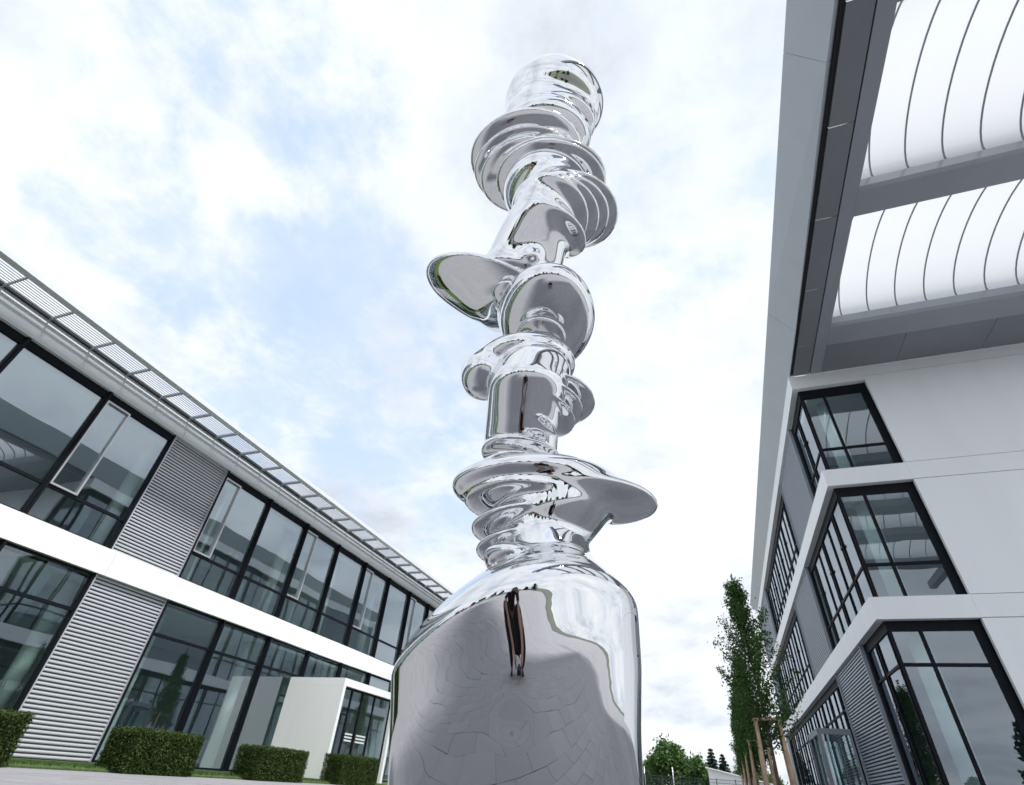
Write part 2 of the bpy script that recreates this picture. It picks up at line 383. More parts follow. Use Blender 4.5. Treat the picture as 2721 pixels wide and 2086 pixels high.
for i in bays:
    y0, y1 = bay_y(i)
    if y0 < YA or y1 > YB: continue
    if i % 10 == 2:
        for (z0, z1) in ((.08, 3.755), (4.365, 7.865)):
            box('louvre_backing', 'backing', LB, GX - .05, GX, y0, y1, z0, z1)
            for ya in (y0, y1 - .028): box('louvre_frame', 'slat', LB, GX + .002, GX + .11, ya, ya + .028, z0, z1)
            if -1 < i < 5: louvre(LB, sldata, (GX + .01, y0, 0), z0 + .02, z1, .0855)
        continue
    sash = (y0 + .06, y0 + .74) if (i - 1) % 2 == 0 else None
    window(LB, y0, y1, 4.365, 7.865, 5.15, .20, sash)
    window(LB, y0, y1, .08, 3.755, 2.90, .05)
    if i % 2 == 1 or True:
        box('mullion_cap', 'darkmetal', LB, GX + .102, GX + .15, y0 - .025, y0 + .025, 4.38, 7.85)
        box('mullion_cap', 'darkmetal', LB, GX + .102, GX + .15, y0 - .025, y0 + .025, .1, 3.74)
# inside: slabs, ceilings, rooms and columns
box('floor_slab', 'floorin', LB, FX - 9, GX - .06, YA, YB, 3.95, 4.2)
box('ground_floor', 'floorin', LB, FX - 9, GX - .06, YA, YB, -.02, .075)
box('ceiling', 'ceil', LB, FX - 9, GX - .35, YA, YB, 3.62, 3.70)
box('ceiling', 'ceil', LB, FX - 9, GX - .35, YA, YB, 7.70, 7.78)
box('back_wall', 'room', LB, FX - 6.2, FX - 6.0, YA, YB, .08, 3.6)
box('back_wall', 'room', LB, FX - 5.2, FX - 5.0, YA, YB, 4.2, 7.69)
for y in (2.9, 11.5, 18.2, 24.6): box('partition', 'ceil', LB, FX - 4.98, FX - .9, y, y + .12, 4.21, 7.68)
for y in (11.2, 19.6): box('partition', 'ceil', LB, FX - 5.98, FX - .8, y, y + .12, .08, 3.6)
for k in range(-2, 5):
    y = 8.55 + 6.45 * k
    for z0, z1 in ((.08, 3.61), (4.21, 7.69)):
        MB().tube([(FX - 1.0, y, z0), (FX - 1.0, y, z1)], .19, 20).build('column', 'colm', LB, smooth=True)
for k in range(10):
    for z in (3.58, 7.66): box('ceiling_lamp', 'light', LB, FX - 3.2, FX - 1.9, 1.2 + 2.145 * k * 1.5, 1.32 + 2.145 * k * 1.5, z, z + .035)
for k in range(11):
    a_ = random.uniform(0, 6.28); r_ = .25 + .5 * random.random(); px_, py_, pz_ = FX - 2.6 + r_ * math.cos(a_), 13.6 + r_ * math.sin(a_) * 1.6, random.uniform(5.9, 6.7)
    MB().tube([(px_, py_, 7.69), (px_, py_, pz_ + .13), (px_, py_, pz_ + .10), (px_, py_, pz_)], [.006, .006, .05, .15], 12).build('pendant_lamp', 'light', LB, smooth=True)
for k in range(12):
    y_ = 1.5 + k * 2.6
    for z_ in (.085, 4.21):
        d_ = MB(); d_.box(FX - 3.1, FX - 2.3, y_, y_ + 1.5, z_ + .70, z_ + .74)
        for xx in (-3.05, -2.4):
            for yy in (.05, 1.40): d_.box(FX + xx, FX + xx + .05, y_ + yy, y_ + yy + .05, z_, z_ + .70)
        d_.build('desk', 'colm', LB)
box('end_wall', 'white', LB, FX - 12, GX - .07, YB, YB + .3, 0, 8.5)
box('rear_wall', 'white', LB, FX - 12.3, FX - 12, YA, YB + .3, 0, 8.5)
# entrance porch
PB = thing('entrance_porch', (-12.8, 18.1, 0), 'white boxed entrance porch with glass sliding doors, standing against the left office facade', 'porch')
px0, px1, py0, py1, pz = -13.98, -11.71, 16.36, 19.93, 2.80
box('side_wall', 'white', PB, px0, px1, py0, py0 + .14, 0, pz - .22)
box('side_wall', 'white', PB, px0, px1, py1 - .14, py1, 0, pz - .22)
box('porch_roof', 'white', PB, px0, px1, py0, py1, pz - .218, pz)
PG = px1 - .18
ys = [py0 + .145, 17.13, 17.80, 18.62, py1 - .145]
for a, b_ in zip(ys[:-1], ys[1:]):
    f = MB(); w = .03
    f.box(PG, PG + .06, a, a + w, .02, pz - .225); f.box(PG, PG + .06, b_ - w, b_, .02, pz - .225)
    f.box(PG, PG + .06, a + w, b_ - w, pz - .275, pz - .225); f.box(PG, PG + .06, a + w, b_ - w, .02, .07)
    if a < 17: f.box(PG, PG + .06, a + w, b_ - w, 1.79, 1.83)
    o = f.build('glass_door', 'darkmetal', PB)
    box('pane', 'glassL', o, PG + .02, PG + .032, a + w, b_ - w, .07, pz - .275)
    if 17 < a < 18:
        for k in range(3): box('frosted_stripe', 'decal', o, PG + .0335, PG + .036, a + .12, b_ - .12, 1.10 + .09 * k, 1.145 + .09 * k)

# ------------------------------------------------------------------ right office building
X0, Y0 = 4.49, 16.79
RB = thing('office_building', (X0, Y0, 0), 'three-storey white office building with corner windows and an overhanging grey arched canopy', 'building')
YE = 48.5; XE = 24.0
ZT = 13.07
# continuous white bands (end wall + side wall)
for z0, z1 in ((12.49, 13.07), (8.49, 9.07), (4.46, 5.04)):
    box('corner_band', 'white', RB, X0, X0 + .30, Y0 + .3, YE, z0, z1)
    box('corner_band', 'whiteR', RB, X0, 6.83, Y0, Y0 + .299, z0, z1)
# end wall cladding
for z0, z1 in ((0, 4.45), (4.47, 5.04), (5.055, 8.48), (8.50, 9.075), (9.09, 12.64), (12.655, 13.07)):
    for xa, xb in ((6.834, 13.2), (13.212, XE)):
        a0 = xa
        box('wall_panel', 'whiteR', RB, a0, xb, Y0, Y0 + .12, z0, z1)
box('wall_core', 'joint', RB, 6.86, XE, Y0 + .125, Y0 + .30, 0, 13.0)
# window reveals and glazing, end wall
def r_window_end(z0, z1, zt, head):
    yg = Y0 + .24
    f = MB(); xa, xb = X0 + .26, 6.832
    f.box(xa - .03, xa + .04, yg - .05, yg + .05, z0, z1 - head)                      # corner post
    f.box(5.42, 5.49, yg - .06, yg + .05, z0, z1 - head)
    f.box(6.63, xb, yg - .05, yg + .05, z0, z1); f.box(X0 + .2, 6.629, yg - .04, yg + .05, z1 - head, z1)
    f.box(xa + .041, 5.419, yg - .04, yg + .04, zt - .04, zt + .04); f.box(5.491, 6.629, yg - .04, yg + .04, zt - .04, zt + .04)
    f.box(xa + .041, 6.629, yg - .03, yg + .03, z0, z0 + .03)
    o = f.build('window', 'darkmetal', RB)
    for a, b_ in ((xa + .04, 5.42), (5.49, 6.63)):
        box('pane', 'glassR', o, a, b_, yg - .006, yg + .006, z0 + .03, zt - .04)
        box('pane', 'glassR', o, a, b_, yg - .006, yg + .006, zt + .04, z1 - head)
RW = [(9.07, 12.49, 9.95, .36), (5.04, 8.49, 6.0, .30), (.10, 4.46, 3.40, .26)]
for a in RW: r_window_end(*a)
def r_window_side(y0, y1, z0, z1, zt, head):
    xg = X0 + .24; f = MB(); n = max(1, round((y1 - y0) / 1.22)); st = (y1 - y0) / n
    f.box(xg - .04, xg + .05, y0, y1, z1 - head, z1)
    f.box(xg - .03, xg + .03, y0, y1, z0, z0 + .03)
    f.box(xg - .05, xg + .05, y1 - .16, y1, z0, z1 - head)
    o = f.build('window', 'darkmetal', RB)
    for i in range(n):
        a = y0 + st * i; b_ = a + st
        q = MB(); q.box(xg - .045, xg + .04, a + .0, a + .045, z0 + .03, z1 - head)
        if i % 2: q.box(xg - .06, xg + .04, a + .16, a + .20, z0 + .03, z1 - head); q.box(xg - .07, xg - .046, a - .05, a + .25, (z0 + z1) / 2 + .25, (z0 + z1) / 2 + .33)
        q.box(xg - .035, xg + .03, a + .045, b_, zt - .035, zt + .035)
        q.build('mullion', 'darkmetal', o)
        box('pane', 'glassR', o, xg - .005, xg + .005, a + .045, b_, z0 + .03, zt - .035)
        box('pane', 'glassR', o, xg - .005, xg + .005, a + .045, b_, zt + .035, z1 - head)
SIDE = [(0, 'w', 17.07, 19.55), (0, 'l', 19.55, 24.45), (0, 'w', 24.45, 40.3), (0, 'l', 40.3, YE),
        (1, 'w', 17.07, 24.3), (1, 'l', 24.3, 29.55), (1, 'w', 29.55, 46.0), (1, 'l', 46.0, YE),
        (2, 'w', 17.07, 19.75), (2, 'l', 19.75, 24.6), (2, 'w', 24.6, YE)]
for fl, kd, y0, y1 in SIDE:
    z0, z1, zt, hd = RW[fl]
    if kd == 'w': r_window_side(y0, y1, z0, z1, zt, hd)
    else:
        box('louvre_backing', 'backing', RB, X0 + .16, X0 + .22, y0, y1, z0, z1)
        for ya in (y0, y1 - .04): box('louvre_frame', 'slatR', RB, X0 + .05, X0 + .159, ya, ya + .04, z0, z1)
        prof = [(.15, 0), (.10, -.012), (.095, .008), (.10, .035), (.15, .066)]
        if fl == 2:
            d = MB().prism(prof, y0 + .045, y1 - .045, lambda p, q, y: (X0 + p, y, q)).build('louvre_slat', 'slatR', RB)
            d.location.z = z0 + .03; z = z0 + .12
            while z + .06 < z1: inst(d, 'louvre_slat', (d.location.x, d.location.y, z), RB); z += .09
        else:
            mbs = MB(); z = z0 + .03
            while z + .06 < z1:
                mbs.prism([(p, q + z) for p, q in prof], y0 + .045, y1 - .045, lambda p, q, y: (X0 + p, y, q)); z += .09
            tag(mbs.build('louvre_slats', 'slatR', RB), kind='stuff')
# inside
for z in (4.52, 8.55): box('floor_slab', 'floorin', RB, X0 + .35, XE - .4, Y0 + .35, YE - .3, z, z + .3)
for z in (4.3, 8.3, 12.3): box('ceiling', 'ceil', RB, X0 + .5, XE - .4, Y0 + .5, YE - .3, z - .02, z + .05)
for z0, z1 in ((.1, 4.27), (4.85, 8.27), (8.87, 12.27)):
    box('back_wall', 'room', RB, X0 + 5.2, X0 + 5.35, Y0 + .35, YE - .3, z0, z1)
    box('back_wall', 'room', RB, X0 + .8, X0 + 5.2, Y0 + 7.2, Y0 + 7.35, z0, z1)
    for k in range(5):
        MB().tube([(X0 + 1.05, Y0 + 1.0 + 6.5 * k, z0), (X0 + 1.05, Y0 + 1.0 + 6.5 * k, z1)], .24, 20).build('column', 'colm', RB, smooth=True)
box('ground_floor', 'floorin', RB, X0 + .35, XE - .4, Y0 + .35, YE - .3, -.02, .09)
box('end_wall', 'white', RB, X0 + .02, XE, YE - .01, YE + .3, 0, 13.0)
box('roof_slab', 'soffit', RB, 5.3, XE, Y0 + .4, YE + .2, 13.09, 13.5)

# the canopy: continues past the end wall towards the viewer
CR = bpy.data.objects.new('canopy_roof', None); COL.objects.link(CR); CR.parent = RB
Z = ZT
def zy(y):      # fascia upper edge: (x, z) at y
    t = (y - 4.75) / (48.5 - 4.75); return 3.87 + .22 * t, 14.28 - .5 * t
segs = [-9.0, -2.0, 5.8, 14.3, 21.0, 30, 39, 48.6]  # the stretch at and behind the viewer is unseen, kept to shade the paving
for a, b_ in zip(segs[:-1], segs[1:]):
    fm = MB()
    xa, za = zy(a); xb, zb = zy(b_)
    ba, bb = (4.44 if a < 6 else 4.54), (4.44 if b_ < 6 else 4.54)
    e_ = .004
    pa = [(ba, a + e_, Z + .02), (xa, a + e_, za), (xa + .1, a + e_, za + .04), (ba + .25, a + e_, Z + .2)]
    pb = [(bb, b_ - e_, Z + .02), (xb, b_ - e_, zb), (xb + .1, b_ - e_, zb + .04), (bb + .25, b_ - e_, Z + .2)]
    fm.v = pa + pb; fm.f = [(0, 4, 5, 1), (1, 5, 6, 2), (2, 6, 7, 3), (3, 7, 4, 0), (0, 1, 2, 3), (7, 6, 5, 4)]
    fm.build('canopy_fascia', 'fasciaR', CR)
box('shadow_gap', 'joint', CR, 4.56, 4.66, -9, Y0 - .01, Z + .04, Z + .30)
ys = [-8.2, -5.6, -3.0, -.45, 2.15, 4.73, 7.31, 9.89, 12.5, 15.1, 16.78]
for a, b_ in zip(ys[:-1], ys[1:]): box('soffit_panel', 'soffit', CR, 4.665, 5.20, a + .008, b_ - .008, Z, Z + .06)
box('shadow_gap', 'joint', CR, 5.2, 5.235, -9, Y0 - .01, Z + .05, Z + .30)
box('edge_beam', 'beam', CR, 5.236, 5.60, -9, Y0 - .01, Z - .001, Z + .42)
box('edge_beam', 'beam', CR, 15.4, 15.8, -9, Y0 - .01, Z, Z + .42)
BE = [(-5.2, -4.1), (-.05, 1.05), (3.95, 5.05), (9.27, 10.05), (14.38, 15.27)]
for a, b_ in BE:
    MB().prism([(a, 0), (b_, 0), (b_, .42), (a - .05, .42), (a - .05, .12)], 5.604, 15.39, lambda p, q, x: (x, p, Z + q)).build('canopy_beam', 'beam', CR)
for i, (a, b_) in enumerate([(5.605, 8.0), (8.0, 10.5), (10.5, 13.0), (13.0, 15.39)]):
    box('soffit_panel', 'soffit', CR, a + .006, b_ - .006, 15.275, Y0 - .005, Z + .01, Z + .06)
box('back_board', 'joint', CR, 5.6, 15.39, 15.275, Y0 - .005, Z + .07, Z + .2)
# vaults over the open bays
for (a, b_) in zip(BE[:-1], BE[1:]):
    y0, y1 = a[1] - .02, b_[0] - .02; c = (y0 + y1) / 2; h = (y1 - y0) / 2; rise = .86
    pts = [(c - h * math.cos(t), Z + .40 + rise * math.sin(t)) for t in np.linspace(0, math.pi, 19)]
    mbm = MB()
    for x in (5.61, 15.38): mbm.v += [(x, y, z + .05) for y, z in pts]
    mbm.f = [(i, i + 1, i + 20, i + 19) for i in range(18)]
    mbm.build('roof_membrane', 'membrane', CR, smooth=True)
    rb_ = MB().tube([(6.07, y, z) for y, z in pts], .023, 8).build('vault_rib', 'rib', CR, smooth=True)
    for k in range(1, 12): inst(rb_, 'vault_rib', (.81 * k, 0, 0), CR).location = (rb_.location.x + .81 * k, rb_.location.y, rb_.location.z)

# glass draught porch on the side of the right building
GP = thing('glass_porch', (3.9, 25.8, 0), 'small grey-framed glass entrance porch beside the ribbed ground-floor louvre of the right building', 'porch')
def gframe(name, axis, c, a, b_, z1):
    f = MB(); w = .07
    if axis == 'y':      # plane of constant y
        f.box(a, a + w, c, c + w, .01, z1); f.box(b_ - w, b_, c, c + w, .01, z1); f.box(a + w, b_ - w, c, c + w, z1 - .1, z1); f.box(a + w, b_ - w, c, c + w, .01, .1)
        o = f.build(name, 'beam', GP); box('pane', 'glassR', o, a + w, b_ - w, c + .03, c + .042, .1, z1 - .1)
    else:
        f.box(c, c + w, a, a + w, .01, z1); f.box(c, c + w, b_ - w, b_, .01, z1); f.box(c, c + w, a + w, b_ - w, z1 - .1, z1); f.box(c, c + w, a + w, b_ - w, .01, .1)
        o = f.build(name, 'beam', GP); box('pane', 'glassR', o, c + .03, c + .042, a + w, b_ - w, .1, z1 - .1)
gframe('glass_wall', 'y', 24.62, 3.44, X0 + .0, 2.62)
gframe('glass_wall', 'x', 3.40, 24.70, 25.98, 2.62); gframe('glass_wall', 'x', 3.40, 26.0, 27.3, 2.62)
gframe('glass_wall', 'y', 27.32, 3.44, X0 + .0, 2.62)
box('porch_roof', 'beam', GP, 3.40, X0, 24.62, 27.39, 2.624, 2.70)
# small wall lamp / bracket by the louvre at the right building
# ------------------------------------------------------------------ sculpture (signed distance field -> surface nets)
def smin(a, b, k):
    h = np.maximum(k - np.abs(a - b), 0) / k
    return np.minimum(a, b) - h * h * h * k / 6
def smax(a, b, k): return -smin(-a, -b, k)
def ell(p,c,r,lr=0,pt=0,sp=0):
    q=p-np.array(c,dtype=p.dtype)
    a=np.radians(lr);b=np.radians(pt);s=np.radians(sp)
    x,y,z=q[...,0],q[...,1],q[...,2]
    # undo tilt: lr>0 right side up ; pt>0 near side up
    x,z=x*np.cos(a)+z*np.sin(a),-x*np.sin(a)+z*np.cos(a)
    y,z=y*np.cos(b)+z*np.sin(b),-y*np.sin(b)+z*np.cos(b)
    x,y=x*np.cos(s)+y*np.sin(s),-x*np.sin(s)+y*np.cos(s)
    k0=np.sqrt((x/r[0])**2+(y/r[1])**2+(z/r[2])**2)
    k1=np.sqrt((x/r[0]**2)**2+(y/r[1]**2)**2+(z/r[2]**2)**2)
    return k0*(k0-1)/np.maximum(k1,1e-4)
def tube(p,K,su=0,so=0,soft=.08,cap=True,qu=0,q0=0):
    K=np.array(K,dtype=float)
    u,o=p[...,0],p[...,1]; z=p[...,2]-su*u-so*o+qu*(u-q0)**2
    zi=K[:,0]
    def I(col):
        # smooth (catmull-ish) interpolation via dense pre-smoothed table
        zz=np.linspace(zi[0],zi[-1],200); v=np.interp(zz,zi,K[:,col])
        n=max(3,int(200*soft/(zi[-1]-zi[0]))|1); w=np.hanning(n+2)[1:-1]; w/=w.sum()
        v=np.convolve(np.pad(v,n//2,mode='edge'),w,'valid')
        return np.interp(z,zz,v)
    cu,co,a,b=I(1),I(2),I(3),I(4)
    x=(u-cu)/a; y=(o-co)/b; r=np.sqrt(x*x+y*y)+1e-6
    d=(r-1)*np.minimum(a,b)
    if cap: d=smax(smax(d,z-zi[-1],.12),zi[0]-z,.06)
    return d
def build(p,ell,tube,smin,smax):
    u,o,z=p[...,0],p[...,1],p[...,2]
    # swollen base
    d=tube(p,[(-.3,0,-.13,.48,.34),(.2,0,-.01,.50,.42),(.5,0,.01,.52,.452),(.78,-.01,.035,.545,.475),(.98,-.025,.045,.56,.50),(1.05,.0,.05,.53,.475),(1.12,.04,.05,.40,.38),(1.19,.08,.02,.27,.26),(1.35,.08,0,.2,.2)],su=.0,so=-.08,soft=.10,qu=.62,q0=.19)
    d=d+.005*np.exp(-((u+.03)**2+(z-.44)**2)/.004)*(o>0)
    # column above the base
    d=smin(d,tube(p,[(.85,.12,-.05,.25,.24),(1.12,.09,-.02,.23,.23),(1.3,.09,-.02,.235,.24),(1.42,.14,0,.29,.27),(1.62,.22,0,.34,.27)],soft=.16),.08)
    d=smin(d,ell(p,(-.06,.13,1.12),(.165,.20,.085),lr=-12),.03)
    d=smin(d,ell(p,(-.04,-.06,1.29),(.245,.24,.06),lr=10),.03)
    d=smin(d,ell(p,(-.03,-.04,1.40),(.29,.27,.065),lr=8),.03)
    d=smin(d,ell(p,(.34,.0,1.545),(.37,.27,.075),lr=-3,pt=2),.08)
    d=smin(d,ell(p,(.02,.0,1.62),(.47,.31,.12),lr=3,pt=0),.16)
    # leaning column
    d=smin(d,tube(p,[(1.5,-.02,0,.34,.28),(1.66,-.06,-.05,.26,.24),(1.78,-.07,-.10,.225,.20),(2.0,-.07,.03,.23,.20),(2.2,-.06,.17,.24,.21),(2.4,-.02,.10,.25,.25),(2.6,0,.05,.2,.2),(3.0,.05,.0,.15,.15)],soft=.15),.08)
    d=smin(d,ell(p,(-.06,-.02,1.83),(.25,.22,.05),lr=-6),.03)
    d=smin(d,ell(p,(.05,.03,1.97),(.10,.19,.03),lr=-14),.03)
    d=smin(d,ell(p,(.035,.0,2.14),(.235,.25,.05),lr=-14),.025)
    d=smin(d,ell(p,(.07,-.01,2.22),(.25,.27,.055),lr=-12),.025)
    d=smin(d,ell(p,(.12,-.04,2.29),(.28,.29,.045),lr=-8),.025)
    d=smin(d,ell(p,(-.03,.08,2.33),(.25,.23,.15),lr=5),.02)
    d=smin(d,ell(p,(-.07,.03,2.52),(.34,.30,.15),lr=2),.04)
    d=smin(d,ell(p,(-.34,.05,2.40),(.165,.19,.16),lr=0),.09)
    # the large turned disc and the fin
    d=smin(d,ell(p,(.06,.0,3.01),(.355,.46,.22),lr=-3,pt=12),.03)
    d=smin(d,ell(p,(-.40,.0,3.30),(.57,.34,.09),lr=-20,pt=2,sp=0),.06)
    d=smin(d,ell(p,(-.22,.15,3.10),(.14,.14,.05),lr=-10),.02)
    # leaning neck
    d=smin(d,tube(p,[(3.0,-.0,0,.25,.25),(3.26,-.20,-.20,.29,.24),(3.50,-.18,-.05,.335,.28),(3.80,-.07,.18,.29,.27),(4.05,.04,.31,.26,.25),(4.6,.15,.05,.34,.32),(5.1,.0,-.05,.36,.36),(5.7,-.05,-.05,.36,.36),(6.2,.05,0,.36,.36)],soft=.12),.08)
    d=smin(d,ell(p,(-.12,.16,3.58),(.09,.06,.16),lr=30,pt=35),.12)
    d=smin(d,ell(p,(.02,.155,1.87),(.075,.08,.03),lr=-10),.03)
    d=smin(d,ell(p,(-.24,-.02,3.47),(.34,.24,.09),lr=-14),.14)
    d=smin(d,ell(p,(.07,.17,3.88),(.31,.28,.07),lr=-22,pt=-8),.12)
    for i in range(3):
        d=smin(d,ell(p,(.05+.07*i,.25-.08*i,4.02+.15*i),(.335+.03*i,.34+.02*i,.085),lr=-15+2*i,pt=6-4*i),.06)
    d=smin(d,ell(p,(.27,.0,4.47),(.42,.40,.075),lr=-10),.03)
    # upper stack
    d=smin(d,ell(p,(.0,.0,4.80),(.40,.38,.22),lr=-6,pt=8),.05)
    d=smin(d,ell(p,(.06,.0,4.97),(.54,.44,.09),lr=-2),.04)
    d=smin(d,ell(p,(.05,-.02,5.12),(.56,.42,.08),lr=2),.03)
    d=smin(d,ell(p,(-.16,-.06,5.20),(.50,.42,.09),lr=10),.04)
    d=smin(d,ell(p,(-.20,-.04,5.34),(.54,.44,.08),lr=12),.04)
    d=smin(d,ell(p,(-.2,.0,5.52),(.60,.48,.12),lr=12,pt=4),.05)
    d=smin(d,ell(p,(-.02,.0,5.95),(.52,.42,.24),lr=8),.06)
    d=smin(d,ell(p,(.05,.0,6.25),(.50,.36,.12),lr=6),.05)
    d=smin(d,ell(p,(.07,.04,6.70),(.60,.53,.43),lr=-6,pt=6),.10)
    d=smin(d,ell(p,(.0,.0,6.4),(.52,.40,.36),lr=10),.12)
    n=np.sin(5.1*u+3.3*z+1.)*np.sin(4.3*o-2.7*z)*.008+np.sin(9.7*u-6.1*z+2.)*np.sin(8.3*o+7.7*z)*.0025
    return d+n

def sdf(p):
    out_ = np.empty(len(p), np.float32)
    for i in range(0, len(p), 200000): out_[i:i + 200000] = build(p[i:i + 200000], ell, tube, smin, smax)
    return out_
H = 0.0145; B_ = 8
lo = np.array([-1.15, -.95, -.05]); nb = np.ceil((np.array([1.0, .95, 7.6]) - lo) / (H * B_)).astype(int)
cc = np.stack(np.meshgrid(*[(np.arange(n) + .5) * H * B_ + l for n, l in zip(nb, lo)], indexing='ij'), -1).reshape(-1, 3).astype(np.float32)
dc = sdf(cc).reshape(nb); G = np.repeat(np.repeat(np.repeat(dc, B_, 0), B_, 1), B_, 2).astype(np.float32)
act = np.argwhere(np.abs(dc) < H * B_ * 1.6)
loc = np.stack(np.meshgrid(*[np.arange(B_)] * 3, indexing='ij'), -1).reshape(-1, 3)
ii = (act[:, None, :] * B_ + loc[None]).reshape(-1, 3)
G[ii[:, 0], ii[:, 1], ii[:, 2]] = sdf((ii * H + lo).astype(np.float32))
G[:, :, 0] = np.abs(G[:, :, 0]) + .001
ins = G < 0
c8 = sum(ins[a:ins.shape[0] - 1 + a, b2:ins.shape[1] - 1 + b2, c:ins.shape[2] - 1 + c].astype(np.int8) for a in (0, 1) for b2 in (0, 1) for c in (0, 1))
cells = (c8 > 0) & (c8 < 8); cid = -np.ones(cells.shape, np.int64); ci = np.argwhere(cells); cid[cells] = np.arange(len(ci))
V = (ci + .5) * H + lo
for it in range(5):                              # settle the vertices on the surface
    e = 2e-3
    gr = np.stack([sdf((V + np.eye(3)[k] * e).astype(np.float32)) - sdf((V - np.eye(3)[k] * e).astype(np.float32)) for k in range(3)], -1) / (2 * e)
    g2_ = np.maximum((gr ** 2).sum(1, keepdims=True), .05)
    step = np.clip(-sdf(V.astype(np.float32))[:, None] * gr / g2_, -H * .6, H * .6); V = V + step
F = []
for ax in range(3):
    sl0 = [slice(None)] * 3; sl1 = [slice(None)] * 3; sl0[ax] = slice(0, -1); sl1[ax] = slice(1, None)
    ch = ins[tuple(sl0)] != ins[tuple(sl1)]; ed = np.argwhere(ch); inn = ins[tuple(sl0)][ch]
    a1, a2 = [(1, 2), (2, 0), (0, 1)][ax]
    ok = (ed[:, a1] > 0) & (ed[:, a2] > 0) & (ed[:, a1] < ins.shape[a1] - 1) & (ed[:, a2] < ins.shape[a2] - 1)
    ed = ed[ok]; inn = inn[ok]; q = []
    for da, db in ((-1, -1), (0, -1), (0, 0), (-1, 0)):
        c = ed.copy(); c[:, a1] += da; c[:, a2] += db; q.append(cid[c[:, 0], c[:, 1], c[:, 2]])
    q = np.stack(q, 1); q[~inn] = q[~inn][:, ::-1]; F.append(q)
F = np.concatenate(F); F = F[(F >= 0).all(1)]
eps = 3e-3
P64 = V.astype(np.float64)
Nn = np.stack([build(P64 + np.eye(3)[k] * eps, ell, tube, smin, smax) - build(P64 - np.eye(3)[k] * eps, ell, tube, smin, smax) for k in range(3)], -1)
Nn /= np.maximum(np.linalg.norm(Nn, axis=1, keepdims=True), 1e-9)
# local (u right, o towards viewer, z) -> world
AZ = R(-18.3); DD = 2.6
ux = np.array([math.cos(AZ), -math.sin(AZ), 0]); nx = np.array([math.sin(AZ), math.cos(AZ), 0])
toW = lambda A: A[:, :1] * ux - A[:, 1:2] * nx + A[:, 2:] * np.array([0, 0, 1.])
Vw = toW(V); Nw = toW(Nn)
F = F[:, ::-1]           # the local frame is left-handed
me = bpy.data.meshes.new('sculpture'); nf = len(F)
me.vertices.add(len(Vw)); me.vertices.foreach_set('co', Vw.astype(np.float32).ravel())
me.loops.add(nf * 4); me.loops.foreach_set('vertex_index', F.astype(np.int32).ravel())
me.polygons.add(nf); me.polygons.foreach_set('loop_start', np.arange(0, nf * 4, 4, dtype=np.int32)); me.update()
me.polygons.foreach_set('use_smooth', [True] * nf); me.materials.append(M['steel'])
# make sure the faces look outwards
pn = np.empty(nf * 3, np.float32); me.polygons.foreach_get('normal', pn); pn = pn.reshape(-1, 3)
if (pn * Nw[F[:, 0]]).sum() < 0: me.flip_normals()
me.normals_split_custom_set_from_vertices([tuple(x) for x in Nw])
sc = bpy.data.objects.new('sculpture', me); COL.objects.link(sc); sc.location = (DD * math.sin(AZ), DD * math.cos(AZ), 0)
tag(sc, 'tall mirror-polished steel sculpture, a twisting stack of discs and lobes on a swollen base', 'sculpture')
print('sculpture verts', len(Vw))

# ------------------------------------------------------------------ hedges
def hedge(x0, x1, y0, y1, h, label, n):
    t = thing('clipped_hedge', ((x0 + x1) / 2, (y0 + y1) / 2, 0), label, 'hedge', 'clipped hedges in front of the left building')
    box('hedge_core', 'core', t, x0 + .09, x1 - .09, y0 + .09, y1 - .09, .0, h - .09)
    P_ = rng.uniform((x0, y0, .01), (x1, y1, h), (n, 3)); P_[:, :] = P_
    c = np.array([(x0 + x1) / 2, (y0 + y1) / 2, 0]); s = np.array([(x1 - x0) / 2, (y1 - y0) / 2, h])
    k = rng.integers(0, 5, n); j = rng.uniform(-.09, .02, n) + .022 * np.sin(P_[:, 1] * 9 + P_[:, 2] * 7) * np.sin(P_[:, 0] * 8 + 1.3)
    P_[k <= 1, 0] = x1 + j[k <= 1]; P_[k == 2, 1] = y0 - j[k == 2]; P_[k == 3, 2] = h + j[k == 3]; P_[k == 4, 1] = y1 + j[k == 4]
    o = quadmesh('foliage', leaf_quads(P_, .028, .32) - np.array(t.location), 'yew', t)
hedge(-10.9, -10.0, 3.9, 6.28, .66, 'dark green clipped yew hedge block cut off by the left edge of the picture', 26000)
hedge(-10.72, -10.0, 8.18, 9.72, .655, 'widest clipped yew hedge block, in front of the lower louvre panel', 30000)
hedge(-10.7, -10.0, 11.47, 13.2, .62, 'clipped yew hedge block between the two columns, left of the white porch side wall', 26000)
hedge(-10.7, -10.05, 14.84, 16.75, .66, 'clipped yew hedge block nearest the mirrored sculpture, in front of the glass porch doors', 26000)

